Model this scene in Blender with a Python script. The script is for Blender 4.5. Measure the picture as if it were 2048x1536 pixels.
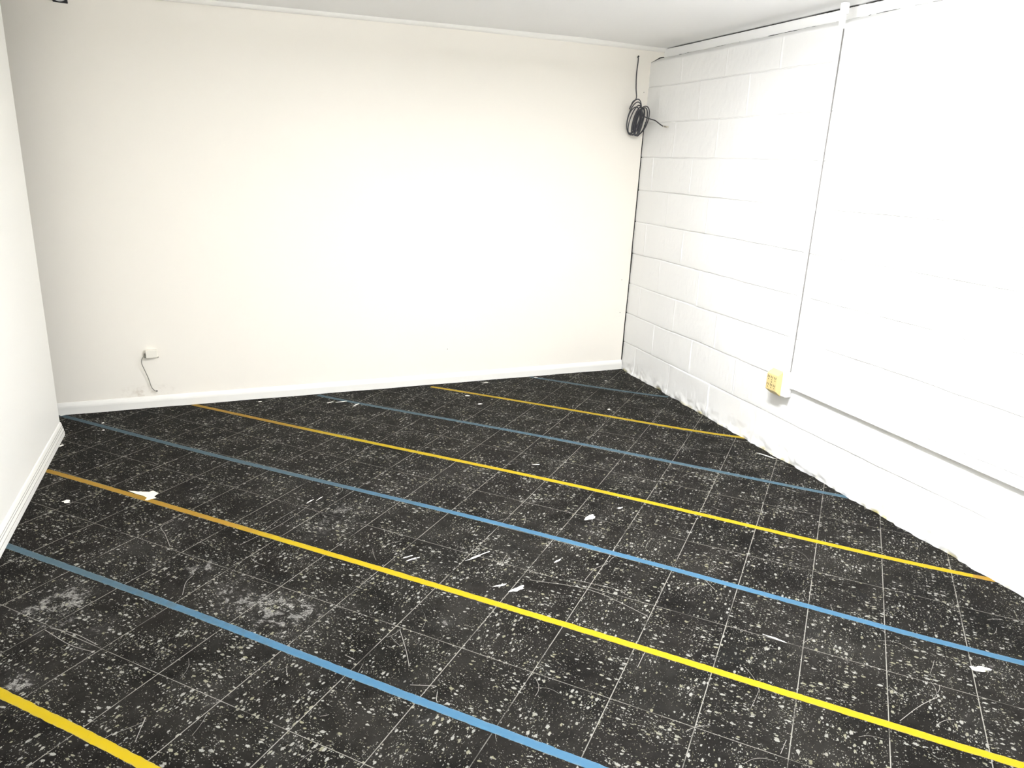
import bpy, bmesh, math, random
import numpy as np
from mathutils import Vector, Matrix

for o in list(bpy.data.objects):
    bpy.data.objects.remove(o)
C = bpy.context.scene.collection
SC = bpy.context.scene
random.seed(7)
RNG = np.random.default_rng(11)

# ------------------------------------------------------------------ camera, view, light
cam_d = bpy.data.cameras.new('camera')
cam = bpy.data.objects.new('camera', cam_d)
C.objects.link(cam)
cam.location = (-2.5364, -4.2475, 1.3875)
cam.rotation_mode = 'XYZ'
cam.rotation_euler = (1.2682, -0.0331, -0.3725)
cam_d.sensor_fit = 'HORIZONTAL'
cam_d.sensor_width = 36.0
cam_d.lens = 36.0 * 1450.8 / 2048.0
cam_d.clip_start = 0.02
SC.camera = cam

SC.view_settings.view_transform = 'Standard'
SC.view_settings.look = 'None'
SC.view_settings.exposure = 0.0
SC.view_settings.gamma = 1.0
SC.view_settings.use_curve_mapping = False
try:
    SC.cycles.use_denoising = True
    SC.cycles.max_bounces = 10
    SC.cycles.diffuse_bounces = 7
    SC.cycles.caustics_reflective = False
    SC.cycles.caustics_refractive = False
except Exception:
    pass

w = bpy.data.worlds.new('world')
SC.world = w
w.use_nodes = True
w.node_tree.nodes['Background'].inputs[0].default_value = (1, 1, 1, 1)
w.node_tree.nodes['Background'].inputs[1].default_value = 0.0

LAMP_POS = (-1.22, -2.34, 1.925)      # strip light under the ceiling, just above the picture
FILL_POS = (-1.85, -4.80, 1.925)      # added fill strip behind the viewer, brightens the back wall
LAMP_LEN = 0.70
LAMP_POWER = 288.0                     # emission strength of the lit diffusers
FILL_POWER = 265.0
LAMP_COL = (0.985, 0.99, 1.0)

# ------------------------------------------------------------------ helpers
GA = -0.80963                          # the tile rows run at this angle
GO = (-3.23376, -1.19666)              # one tile corner
TU, TV = 0.2286, 0.24035               # tile pitch along and across the tape lines
E1 = Vector((math.cos(GA), math.sin(GA), 0))
E2 = Vector((E1.y, -E1.x, 0))
W = -0.019253
ER = Vector((math.sin(W), -math.cos(W), 0))   # along the block wall, towards the viewer
NR = Vector((-math.cos(W), -math.sin(W), 0))  # out of the block wall, into the room
H = 2.073


def R3(s, d, z):
    v = ER * s + NR * d
    return Vector((v.x, v.y, z))


def yback(x, z):
    t = min(1.0, max(0.0, (x + 3.5) / 3.5))
    return t * (0.012 - 0.030 * z)


def link(name, me, mat=None, parent=None):
    o = bpy.data.objects.new(name, me)
    C.objects.link(o)
    if mat is not None:
        for m in (mat if isinstance(mat, (list, tuple)) else [mat]):
            me.materials.append(m)
    if parent is not None:
        o.parent = parent
        o.matrix_parent_inverse = Matrix.Translation(-Vector(parent.location)) if parent.type == 'EMPTY' else Matrix.Identity(4)
    return o


def obj(name, bm, mat, parent=None, smooth=False):
    me = bpy.data.meshes.new(name)
    bmesh.ops.recalc_face_normals(bm, faces=bm.faces)
    bm.to_mesh(me)
    bm.free()
    if smooth:
        me.polygons.foreach_set('use_smooth', [True] * len(me.polygons))
    return link(name, me, mat, parent)


def tag(o, label=None, cat=None, group=None, kind=None):
    if label: o['label'] = label
    if cat: o['category'] = cat
    if group: o['group'] = group
    if kind: o['kind'] = kind
    return o


def empty(name, loc, label, cat, group=None):
    o = bpy.data.objects.new(name, None)
    o.empty_display_size = 0.05
    C.objects.link(o)
    o.location = loc
    return tag(o, label, cat, group)


def struct(o, label=None):
    o['kind'] = 'structure'
    if label: o['label'] = label
    return o


def hexa(bm, p, bevel=0.0, seg=2, mi=0):
    """eight corners: bottom ring 0-3, top ring 4-7"""
    vs = [bm.verts.new(v) for v in p]
    fs = [bm.faces.new([vs[i] for i in f]) for f in
          ((3, 2, 1, 0), (4, 5, 6, 7), (0, 1, 5, 4), (1, 2, 6, 5), (2, 3, 7, 6), (3, 0, 4, 7))]
    for f in fs: f.material_index = mi
    if bevel:
        es = set(e for f in fs for e in f.edges)
        bmesh.ops.bevel(bm, geom=list(es), offset=bevel, segments=seg, affect='EDGES', profile=0.5)


def box(bm, a, b, bevel=0.0, seg=2, fn=None, mi=0):
    (x0, y0, z0), (x1, y1, z1) = a, b
    p = [(x0, y0, z0), (x1, y0, z0), (x1, y1, z0), (x0, y1, z0), (x0, y0, z1), (x1, y0, z1), (x1, y1, z1), (x0, y1, z1)]
    if fn: p = [fn(*q) for q in p]
    hexa(bm, p, bevel, seg, mi)


def wbox(bm, s0, s1, d0, d1, z0, z1, bevel=0.0, seg=2, mi=0):
    box(bm, (s0, d0, z0), (s1, d1, z1), bevel, seg, R3, mi)


def catmull(pts, n=8):
    P = [np.array(p, float) for p in pts]
    P = [2 * P[0] - P[1]] + P + [2 * P[-1] - P[-2]]
    out = []
    for i in range(1, len(P) - 2):
        a, b, c, d = P[i - 1:i + 3]
        for k in range(n):
            t = k / n
            out.append(0.5 * (2 * b + (c - a) * t + (2 * a - 5 * b + 4 * c - d) * t * t + (3 * b - a - 3 * c + d) * t ** 3))
    out.append(P[-2])
    return out


def tube(bm, pts, r, seg=8, mi=0):
    pts = [Vector(p) for p in pts]
    n = len(pts)
    rad = r if callable(r) else (lambda t: r)
    t0 = (pts[1] - pts[0]).normalized()
    up = Vector((0, 0, 1)) if abs(t0.z) < 0.9 else Vector((1, 0, 0))
    nx = t0.cross(up).normalized()
    rings = []
    for i in range(n):
        t = (pts[min(i + 1, n - 1)] - pts[max(i - 1, 0)]).normalized()
        nx = (nx - t * nx.dot(t)).normalized()
        ny = t.cross(nx)
        rr = rad(i / (n - 1))
        rings.append([bm.verts.new(pts[i] + (nx * math.cos(a) + ny * math.sin(a)) * rr)
                      for a in [2 * math.pi * k / seg for k in range(seg)]])
    for a, b in zip(rings, rings[1:]):
        for k in range(seg):
            f = bm.faces.new((a[k], a[(k + 1) % seg], b[(k + 1) % seg], b[k]))
            f.smooth = True
            f.material_index = mi
    for ring in (rings[0], rings[-1]):
        bm.faces.new(ring).material_index = mi


def extrude_profile(bm, prof, f0, f1, caps=True):
    """prof: list of (out, z); f0/f1 map (out,z) to the two ends"""
    a = [bm.verts.new(f0(*p)) for p in prof]
    b = [bm.verts.new(f1(*p)) for p in prof]
    n = len(prof)
    for k in range(n):
        bm.faces.new((a[k], a[(k + 1) % n], b[(k + 1) % n], b[k]))
    if caps:
        bm.faces.new(a)
        bm.faces.new(list(reversed(b)))


def grid_mesh(name, P, smooth=True):
    """P: (n,m,3) array"""
    n, m = P.shape[:2]
    me = bpy.data.meshes.new(name)
    idx = np.arange(n * m).reshape(n, m)
    q = np.stack([idx[:-1, :-1], idx[1:, :-1], idx[1:, 1:], idx[:-1, 1:]], -1).reshape(-1, 4)
    me.vertices.add(n * m)
    me.vertices.foreach_set('co', P.reshape(-1).astype(np.float32))
    me.loops.add(q.size)
    me.loops.foreach_set('vertex_index', q.reshape(-1).astype(np.int32))
    me.polygons.add(len(q))
    me.polygons.foreach_set('loop_start', (np.arange(len(q)) * 4).astype(np.int32))
    me.polygons.foreach_set('loop_total', np.full(len(q), 4, np.int32))
    me.update(calc_edges=True)
    me.polygons.foreach_set('use_smooth', np.full(len(q), smooth))
    return me


def vnoise(x, y, seed=0):
    """smooth value noise on arrays"""
    x = np.asarray(x, float); y = np.asarray(y, float)
    xi = np.floor(x).astype(np.int64); yi = np.floor(y).astype(np.int64)
    fx = x - xi; fy = y - yi
    fx = fx * fx * (3 - 2 * fx); fy = fy * fy * (3 - 2 * fy)

    def hsh(a, b):
        h = (a * 374761393 + b * 668265263 + seed * 974634777) & 0xFFFFFFFF
        h = ((h ^ (h >> 13)) * 1274126177) & 0xFFFFFFFF
        return ((h ^ (h >> 16)) & 0xFFFF) / 65535.0
    return ((hsh(xi, yi) * (1 - fx) + hsh(xi + 1, yi) * fx) * (1 - fy)
            + (hsh(xi, yi + 1) * (1 - fx) + hsh(xi + 1, yi + 1) * fx) * fy) * 2 - 1


# ------------------------------------------------------------------ materials
class N:
    def __init__(s, name):
        s.m = bpy.data.materials.new(name)
        s.m.use_nodes = True
        s.t = s.m.node_tree
        s.b = s.t.nodes['Principled BSDF']

    def n(s, ty, **kw):
        x = s.t.nodes.new(ty)
        for k, v in kw.items(): setattr(x, k, v)
        return x

    def put(s, sock, v):
        if hasattr(v, 'is_output'): s.t.links.new(v, sock)
        else:
            sock.default_value = v

    def math(s, op, a, b=0.0, c=None, clamp=False):
        x = s.n('ShaderNodeMath', operation=op, use_clamp=clamp)
        s.put(x.inputs[0], a); s.put(x.inputs[1], b)
        if c is not None: s.put(x.inputs[2], c)
        return x.outputs[0]

    def mix(s, f, a, b, mode='MIX'):
        x = s.n('ShaderNodeMix', data_type='RGBA', blend_type=mode)
        s.put(x.inputs[0], f)
        for i, v in ((6, a), (7, b)):
            if isinstance(v, tuple): v = (*v[:3], 1.0)
            s.put(x.inputs[i], v)
        return x.outputs[2]

    def mixv(s, f, a, b):
        x = s.n('ShaderNodeMix', data_type='VECTOR')
        s.put(x.inputs[0], f); s.put(x.inputs[4], a); s.put(x.inputs[5], b)
        return x.outputs[1]

    def ramp(s, v, lo, hi, a=0.0, b=1.0, smooth=True):
        x = s.n('ShaderNodeMapRange', interpolation_type='SMOOTHSTEP' if smooth else 'LINEAR')
        s.put(x.inputs[0], v)
        for i, q in enumerate((lo, hi, a, b)): s.put(x.inputs[i + 1], q)
        return x.outputs[0]

    def noise(s, vec, scale, detail=3.0, rough=0.55, dist=0.0, dim='3D'):
        x = s.n('ShaderNodeTexNoise', noise_dimensions=dim)
        s.put(x.inputs['Vector'], vec)
        x.inputs['Scale'].default_value = scale
        x.inputs['Detail'].default_value = detail
        x.inputs['Roughness'].default_value = rough
        x.inputs['Distortion'].default_value = dist
        return x

    def xyz(s, x=0.0, y=0.0, z=0.0):
        c = s.n('ShaderNodeCombineXYZ')
        s.put(c.inputs[0], x); s.put(c.inputs[1], y); s.put(c.inputs[2], z)
        return c.outputs[0]

    def sep(s, v):
        c = s.n('ShaderNodeSeparateXYZ'); s.put(c.inputs[0], v)
        return c.outputs

    def vmath(s, op, a, b=(0, 0, 0), scale=None):
        x = s.n('ShaderNodeVectorMath', operation=op)
        s.put(x.inputs[0], a); s.put(x.inputs[1], b)
        if scale is not None: s.put(x.inputs[3], scale)
        return x.outputs[0]

    def bump(s, h, strength=0.3, dist=0.002):
        x = s.n('ShaderNodeBump')
        s.put(x.inputs['Height'], h)
        x.inputs['Strength'].default_value = strength
        x.inputs['Distance'].default_value = dist
        s.t.links.new(x.outputs[0], s.b.inputs['Normal'])

    def col(s, v):
        if isinstance(v, tuple): v = (*v[:3], 1.0)
        s.put(s.b.inputs['Base Color'], v)

    def rough(s, r, spec=0.3):
        s.put(s.b.inputs['Roughness'], r)
        s.b.inputs['Specular IOR Level'].default_value = spec

    def obco(s): return s.n('ShaderNodeTexCoord').outputs['Object']
    def attr(s, name): return s.n('ShaderNodeAttribute', attribute_name=name).outputs['Fac']


def simple(name, col, rough=0.5, spec=0.3, metal=0.0, vary=0.06, scale=30.0):
    k = N(name)
    f = k.noise(k.obco(), scale, 3.0).outputs[0]
    d = tuple(c * (1 - vary) for c in col)
    k.col(k.mix(f, d, tuple(min(1.0, c * (1 + vary)) for c in col)))
    k.rough(rough, spec)
    k.b.inputs['Metallic'].default_value = metal
    return k.m


def paint(name, col, rough=0.55, bump=0.12, bscale=180.0, vary=0.015):
    k = N(name)
    co = k.obco()
    f = k.noise(co, 2.2, 4.0).outputs[0]
    k.col(k.mix(f, tuple(c * (1 - vary) for c in col), tuple(min(1, c * (1 + vary)) for c in col)))
    k.rough(rough, 0.25)
    k.bump(k.noise(co, bscale, 3.0).outputs[0], bump, 0.001)
    return k.m


# back wall: cream paint with a brownish smudge low down under the phone jack
def mat_back():
    k = N('cream_paint')
    co = k.obco()
    base = k.mix(k.noise(co, 1.6, 4.0).outputs[0], (0.86, 0.825, 0.755), (0.885, 0.85, 0.78))
    x, y, z = k.sep(co)[:3]
    dx = k.math('DIVIDE', k.math('SUBTRACT', x, -2.985), 0.17)
    dz = k.math('DIVIDE', k.math('SUBTRACT', z, 0.095), 0.05)
    r = k.math('ADD', k.math('MULTIPLY', dx, dx), k.math('MULTIPLY', dz, dz))
    s = k.ramp(r, 1.0, 0.0)
    nz = k.ramp(k.noise(co, 26.0, 4.0, 0.65).outputs[0], 0.45, 0.75)
    f = k.math('MULTIPLY', k.math('MULTIPLY', s, nz), 0.55)
    k.col(k.mix(f, base, (0.50, 0.42, 0.33)))
    k.rough(0.5, 0.25)
    # faint vertical brush and panel texture
    st = k.vmath('MULTIPLY', co, (90.0, 1.0, 2.0))
    k.bump(k.noise(st, 1.0, 3.0).outputs[0], 0.10, 0.001)
    return k.m


def mat_block():
    k = N('white_block_paint')
    co = k.obco()
    base = k.mix(k.noise(co, 3.0, 4.0).outputs[0], (0.80, 0.80, 0.795), (0.835, 0.835, 0.825))
    z = k.sep(co)[2]
    low = k.ramp(z, 0.022, 0.0)
    nz = k.ramp(k.noise(co, 7.0, 3.0).outputs[0], 0.50, 0.66)
    k.col(k.mix(k.math('MULTIPLY', low, nz), base, (0.55, 0.48, 0.16)))
    k.rough(0.5, 0.3)
    h = k.math('ADD', k.noise(co, 55.0, 5.0, 0.65).outputs[0], k.math('MULTIPLY', k.noise(co, 220.0, 3.0).outputs[0], 0.4))
    k.bump(h, 0.22, 0.003)
    return k.m


def mat_floor():
    k = N('black_fleck_tile')
    co = k.obco()
    x, y = k.sep(co)[:2]
    y = k.math('MULTIPLY', y, -1.0)
    u = k.math('DIVIDE', x, TU)
    v = k.math('DIVIDE', y, TV)
    cu = k.math('FLOOR', u); cv = k.math('FLOOR', v)
    par = k.math('MODULO', k.math('ADD', k.math('ADD', cu, cv), 200.0), 2.0)
    wn = k.n('ShaderNodeTexWhiteNoise', noise_dimensions='2D')
    k.put(wn.inputs['Vector'], k.xyz(cu, cv))
    rnd, rcol = wn.outputs['Value'], wn.outputs['Color']
    # fleck direction turns from tile to tile
    vec = k.mixv(par, k.xyz(x, y, 0.0), k.xyz(y, x, 0.0))
    vec = k.vmath('ADD', vec, k.vmath('SCALE', rcol, scale=3.0))
    wob = k.vmath('SUBTRACT', k.noise(co, 210.0, 2.0).outputs['Color'], (0.5, 0.5, 0.5))
    vec = k.vmath('ADD', vec, k.vmath('SCALE', wob, scale=0.007))
    clus = k.noise(co, 9.0, 2.0).outputs[0]

    def flecks(scale, an, rmax, keep, lo=0.5):
        vv = k.vmath('MULTIPLY', vec, (1.0, an, 1.0))
        vo = k.n('ShaderNodeTexVoronoi', voronoi_dimensions='2D', feature='F1')
        k.put(vo.inputs['Vector'], vv)
        vo.inputs['Scale'].default_value = scale
        c = k.sep(vo.outputs['Color'])
        on = k.math('ADD', c[0], k.math('MULTIPLY', k.math('SUBTRACT', clus, 0.5), 0.55))
        r = k.ramp(on, keep, 1.0, 0.0, rmax, False)
        d = k.math('SUBTRACT', r, vo.outputs['Distance'])
        m = k.math('MULTIPLY', k.ramp(d, 0.0, 0.10), k.math('GREATER_THAN', on, keep))
        return m, c[1], k.math('ADD', k.math('MULTIPLY', c[2], 1.0 - lo), lo)

    m1, h1, b1 = flecks(46.0, 1.75, 0.40, 0.66, 0.85)
    m2, h2, b2 = flecks(95.0, 1.7, 0.37, 0.765, 0.75)
    m3, h3, b3 = flecks(230.0, 1.4, 0.42, 0.745, 0.65)
    # black vinyl, brown and grey cast varying tile by tile
    hz = k.noise(co, 3.0, 5.0, 0.6).outputs[0]
    h2_ = k.noise(co, 13.0, 5.0, 0.7).outputs[0]
    mot = k.math('ADD', k.math('MULTIPLY', hz, 0.55), k.math('MULTIPLY', h2_, 0.45))
    base = k.mix(k.ramp(mot, 0.36, 0.66), (0.0018, 0.0016, 0.0014), (0.0135, 0.0122, 0.0105))
    base = k.mix(k.math('MULTIPLY', rnd, 0.35), base, (0.0055, 0.0042, 0.0039))
    fine = k.noise(co, 420.0, 3.0, 0.7).outputs[0]
    base = k.mix(k.ramp(fine, 0.5, 0.85, 0.0, 0.4), base, (0.024, 0.022, 0.0195))

    def fcol(h, b):
        c = k.mix(k.ramp(h, 0.45, 0.95), (0.2208, 0.2180, 0.1978), (0.1564, 0.1500, 0.1012))
        return k.mix(b, (0.03, 0.028, 0.024), c)
    col = k.mix(k.math('MULTIPLY', m3, 0.85), base, fcol(h3, b3))
    col = k.mix(m2, col, fcol(h2, b2))
    col = k.mix(m1, col, fcol(h1, b1))
    # seams between tiles filled with pale dust
    jit = k.math('MULTIPLY', k.math('SUBTRACT', k.noise(co, 60.0, 2.0).outputs[0], 0.5), 0.0011)

    def seam(q, size, wd):
        f = k.math('ABSOLUTE', k.math('SUBTRACT', q, k.math('ROUND', q)))
        d = k.math('ABSOLUTE', k.math('ADD', k.math('MULTIPLY', f, size), k.math('MULTIPLY', jit, 0.6)))
        return k.ramp(d, wd * 1.25, wd * 0.35)
    su = seam(u, TU, 0.00145)
    sv = seam(v, TV, 0.00120)
    sm = k.math('MAXIMUM', k.math('MULTIPLY', su, 0.95), k.math('MULTIPLY', sv, 0.8))
    gap = k.ramp(k.noise(co, 7.0, 3.0).outputs[0], 0.34, 0.54, 0.2, 1.0)
    col = k.mix(k.math('MULTIPLY', sm, gap), col, (0.23, 0.22, 0.195))
    # plaster dust and scuffs
    du = k.attr('dust')
    pow_ = k.math('ADD', k.math('MULTIPLY', k.noise(co, 70.0, 6.0, 0.78).outputs[0], 0.75),
                  k.math('MULTIPLY', k.noise(k.vmath('MULTIPLY', co, (30.0, 150.0, 1.0)), 1.0, 4.0, 0.7).outputs[0], 0.35))
    brk = k.ramp(k.noise(co, 24.0, 4.0, 0.7, 0.8).outputs[0], 0.36, 0.60, 0.25, 1.15)
    du = k.math('MULTIPLY', du, brk)
    th = k.math('SUBTRACT', 0.90, k.math('MULTIPLY', du, 0.345))
    dm = k.math('MULTIPLY', k.ramp(k.math('SUBTRACT', pow_, th), 0.0, 0.16), k.ramp(k.noise(co, 330.0, 3.0, 0.75).outputs[0], 0.38, 0.58, 0.25, 1.0))
    haze = k.math('MULTIPLY', k.math('MINIMUM', du, 1.0), k.ramp(hz, 0.2, 0.8, 0.01, 0.06))
    dm = k.math('MAXIMUM', k.math('MULTIPLY', dm, 0.95), haze)
    col = k.mix(dm, col, (0.2300, 0.2236, 0.2098))
    # dark rubbed marks
    dk = k.ramp(k.noise(co, 5.0, 3.0, 0.6, 0.6).outputs[0], 0.63, 0.74, 0.0, 0.65)
    col = k.mix(dk, col, k.mix(0.35, (0.008, 0.008, 0.008), col))
    k.col(col)
    k.rough(k.ramp(hz, 0.3, 0.7, 0.50, 0.66), 0.03)
    k.bump(k.math('ADD', k.math('MULTIPLY', sm, -1.0), k.math('MULTIPLY', fine, 0.25)), 0.12, 0.001)
    return k.m


def mat_tape(name, clean, worn, fleck, amount, edge):
    k = N(name)
    co = k.obco()
    wear = k.attr('wear')
    f = k.noise(co, 26.0, 5.0, 0.65).outputs[0]
    a = k.ramp(k.math('ADD', k.math('MULTIPLY', f, 0.9), k.math('MULTIPLY', k.math('SUBTRACT', wear, 0.5), 1.2)), 0.25, 0.85)
    col = k.mix(a, clean, worn)
    sc = k.noise(k.vmath('MULTIPLY', co, (200.0, 40.0, 1.0)), 1.0, 4.0, 0.7).outputs[0]
    col = k.mix(k.math('MULTIPLY', k.ramp(sc, 0.58, 0.82), amount), col, fleck)
    ed = k.attr('edge')
    en = k.ramp(k.noise(co, 60.0, 4.0, 0.6).outputs[0], 0.38, 0.58)
    col = k.mix(k.math('MULTIPLY', k.math('MULTIPLY', ed, en), 0.9), col, edge)
    k.col(col)
    k.rough(0.6, 0.08)
    k.bump(k.noise(co, 120.0, 3.0).outputs[0], 0.12, 0.001)
    return k.m


M = dict(
    back=mat_back(),
    block=mat_block(),
    left=paint('warm_white_paint', (0.88, 0.87, 0.83), 0.5, 0.10, 140.0),
    ceil=paint('ceiling_white', (0.94, 0.94, 0.94), 0.7, 0.10, 120.0),
    trim=paint('white_gloss_trim', (0.85, 0.84, 0.80), 0.4, 0.10, 60.0),
    plate=paint('white_painted_timber', (0.86, 0.86, 0.85), 0.5, 0.25, 40.0),
    conduit=paint('white_raceway', (0.86, 0.86, 0.85), 0.4, 0.03, 100.0),
    floor=mat_floor(),
    yellow=mat_tape('yellow_tape', (0.3268, 0.2365, 0.0043), (0.2494, 0.1419, 0.0155), (0.1118, 0.0688, 0.0129), 0.45, (0.2408, 0.1978, 0.0946)),
    blue=mat_tape('blue_tape', (0.0396, 0.1075, 0.1763), (0.0447, 0.0774, 0.0963), (0.0946, 0.1247, 0.1376), 0.55, (0.1462, 0.1806, 0.1978)),
    dark=simple('dark_gap', (0.03, 0.029, 0.027), 0.9, 0.1),
    black=simple('black_plastic', (0.012, 0.012, 0.013), 0.4, 0.4),
    cable=simple('dark_grey_cable', (0.045, 0.045, 0.052), 0.45, 0.4),
    grey=simple('grey_cord', (0.22, 0.21, 0.18), 0.5, 0.3),
    brass=simple('nickel_connector', (0.55, 0.52, 0.45), 0.35, 0.5, 0.8),
    beige=simple('beige_plastic', (0.66, 0.53, 0.25), 0.45, 0.25, 0.0, 0.02),
    ivory=simple('ivory_plastic', (0.83, 0.80, 0.72), 0.4, 0.35, 0.0, 0.02),
    groove=simple('groove_shade_grey', (0.42, 0.41, 0.38), 0.7, 0.1),  # grey that paints the shade in the baseboard grooves
    seam=simple('raceway_shade_grey', (0.22, 0.215, 0.205), 0.8, 0.1, 0.0, 0.3, 9.0),  # grey of the shade line painted beside the vertical raceway
    slot=simple('slot_black', (0.03, 0.022, 0.012), 0.7, 0.2),
    chip=simple('paint_flake_white', (0.78, 0.76, 0.70), 0.7, 0.2, 0.0, 0.08, 200.0),
    paper=simple('cream_paper', (0.80, 0.75, 0.60), 0.75, 0.2, 0.0, 0.06, 90.0),
    dome=simple('pale_dome', (0.62, 0.62, 0.61), 0.3, 0.4, 0.0, 0.02),
    scr=simple('scratch_pale', (0.24, 0.23, 0.21), 0.8, 0.1, 0.0, 0.3, 150.0),
)


def mat_emit(name, col, strength):
    k = N(name)
    k.col((0.9, 0.9, 0.9))
    k.b.inputs['Emission Color'].default_value = (*col, 1)
    k.b.inputs['Emission Strength'].default_value = strength
    return k.m


# ------------------------------------------------------------------ lamps: ceiling strip light just out of the picture, and an added fill strip
def strip_light(pos, length, power, label, along_x=False):
    t = empty('ceiling_light', (pos[0], pos[1], H), label, 'ceiling light')
    turn = Matrix.Translation((pos[0], pos[1], 0)) @ Matrix.Rotation(math.pi / 2 if along_x else 0.0, 4, 'Z')
    L = length / 2
    for name, parts in (('housing', [((-.03, -L * .9, H - .022), (.03, L * .9, H - .0005), .004)]),
                        ('stem', [((-.008, -L * .6 - .008, pos[2] + .02), (.008, -L * .6 + .008, H - .02), .002)]),
                        ('stem', [((-.008, L * .6 - .008, pos[2] + .02), (.008, L * .6 + .008, H - .02), .002)])):
        bm = bmesh.new()
        for a, b, bv in parts: box(bm, a, b, bv)
        bmesh.ops.transform(bm, matrix=turn, verts=bm.verts)
        obj(name, bm, M['conduit'], t)
    bm = bmesh.new()
    box(bm, (-.06, -L, pos[2] - .008), (.06, L, pos[2] + .008), .006, 3)
    bmesh.ops.transform(bm, matrix=turn, verts=bm.verts)
    obj('diffuser', bm, mat_emit('lit_diffuser', LAMP_COL, power), t)


strip_light(LAMP_POS, LAMP_LEN, LAMP_POWER, 'lit strip light hanging under the ceiling over the middle of the room')
strip_light(FILL_POS, LAMP_LEN, FILL_POWER, 'added fill strip light hanging under the ceiling behind the viewer', True)

# ------------------------------------------------------------------ floor
DUST = [(-2.6962, -1.835, .09, 1.2), (-2.7249, -1.2336, .07, .7), (-2.5877, -2.0134, .10, 1.25), (-2.7904, -1.4694, .06, .8),
        (-3.1838, -1.9004, .08, 1.0), (-3.0627, -1.9822, .11, 1.0), (-3.0684, -1.8529, .09, .9), (-3.1057, -2.0408, .06, .8),
        (-3.147, -2.2709, .07, 1.3), (-2.6368, -2.5176, .05, .8), (-2.494, -2.1323, .12, .9), (-2.2741, -1.677, .12, .7),
        (-2.2, -1.55, .14, .6), (-2.9849, -2.1606, .06, .8), (-1.2111, -1.9111, .05, .9), (-1.2977, -1.9921, .07, .7),
        (-1.9241, -2.0556, .10, .6), (-2.5031, -2.7435, .06, .9), (-1.9886, -2.3853, .05, .8), (-2.1478, -2.7637, .05, .8),
        (-1.7641, -2.6942, .06, .5), (-0.5138, -3.1128, .06, .8), (-0.9209, -2.8648, .10, .5), (-2.4017, -2.2051, .11, .8),
        (-2.95, -2.0731, .05, .8), (-2.2937, -2.4897, .06, .7), (-2.7945, -2.2725, .08, .7), (-2.95, -1.60, .22, .5),
        (-2.55, -2.35, .25, .45), (-2.1, -1.45, .3, .4), (-1.6, -2.1, .35, .3), (-1.7, -1.3, .3, .3), (-2.9, -1.75, .2, .5),
        (-1.25, -2.55, .3, .25), (-0.8, -3.3, .1, .6), (-2.4, -1.25, .2, .45), (-1.95, -.75, .3, .25), (-1.0, -1.6, .25, .3)]
xs = np.arange(-4.62, 0.20, 0.014)
ys = np.arange(-5.62, 0.10, 0.014)
X, Y = np.meshgrid(xs, ys, indexing='ij')
dust = np.zeros_like(X)
for (a, b, r, s) in DUST:
    wx = X + 0.35 * r * vnoise(X / r * 1.3 + a * 7, Y / r * 1.3, 3)
    wy = Y + 0.35 * r * vnoise(X / r * 1.3, Y / r * 1.3 + b * 5, 5)
    d2 = ((wx - a) ** 2 + (wy - b) ** 2) / (0.72 * r * r)
    dust += s * np.exp(-d2 * 1.1)
dust += 0.16 + 0.16 * vnoise(X * 2.1, Y * 2.1, 9)
# the tile grid is turned 45 degrees to the room, so the floor object is too
c, s_ = math.cos(GA), math.sin(GA)
lx = (X - GO[0]) * c + (Y - GO[1]) * s_
ly = -(X - GO[0]) * s_ + (Y - GO[1]) * c
me = grid_mesh('floor', np.stack([lx, ly, np.zeros_like(lx)], -1), False)
at = me.attributes.new('dust', 'FLOAT', 'POINT')
at.data.foreach_set('value', np.clip(dust, 0, 1.2).reshape(-1).astype(np.float32))
floor = link('floor', me, M['floor'])
floor.location = (GO[0], GO[1], 0)
floor.rotation_euler = (0, 0, GA)
struct(floor, 'black fleck vinyl tile floor with pale dusty seams laid diagonally')
FINV = (Matrix.Translation((GO[0], GO[1], 0)) @ Matrix.Rotation(GA, 4, 'Z')).inverted()


def floor_part(name, bm, mat):
    bmesh.ops.transform(bm, matrix=FINV, verts=bm.verts)
    me = bpy.data.meshes.new(name)
    bm.to_mesh(me); bm.free()
    o = bpy.data.objects.new(name, me)
    C.objects.link(o)
    me.materials.append(mat)
    o.parent = floor
    return o


def slab(bm, poly, z0, z1):
    a = [bm.verts.new((x, y, z0)) for x, y in poly]
    b = [bm.verts.new((x, y, z1)) for x, y in poly]
    n = len(poly)
    area = sum(poly[i][0] * poly[(i + 1) % n][1] - poly[(i + 1) % n][0] * poly[i][1] for i in range(n))
    if area < 0:
        a.reverse(); b.reverse()
    bm.faces.new(b)
    for i in range(n):
        bm.faces.new((a[i], a[(i + 1) % n], b[(i + 1) % n], b[i]))


def blob(cx, cy, lx_, ly_, ang, n=18, rag=0.35, seed=0):
    r = random.Random(seed)
    out = []
    ph = [r.uniform(0, 6.28) for _ in range(4)]
    for k in range(n):
        a = 2 * math.pi * k / n
        m = 1 + rag * (0.5 * math.sin(2 * a + ph[0]) + 0.35 * math.sin(3 * a + ph[1]) + 0.3 * math.sin(5 * a + ph[2])) + r.uniform(-.12, .12)
        x, y = lx_ * m * math.cos(a), ly_ * m * math.sin(a)
        out.append((cx + x * math.cos(ang) - y * math.sin(ang), cy + x * math.sin(ang) + y * math.cos(ang)))
    return out


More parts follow.
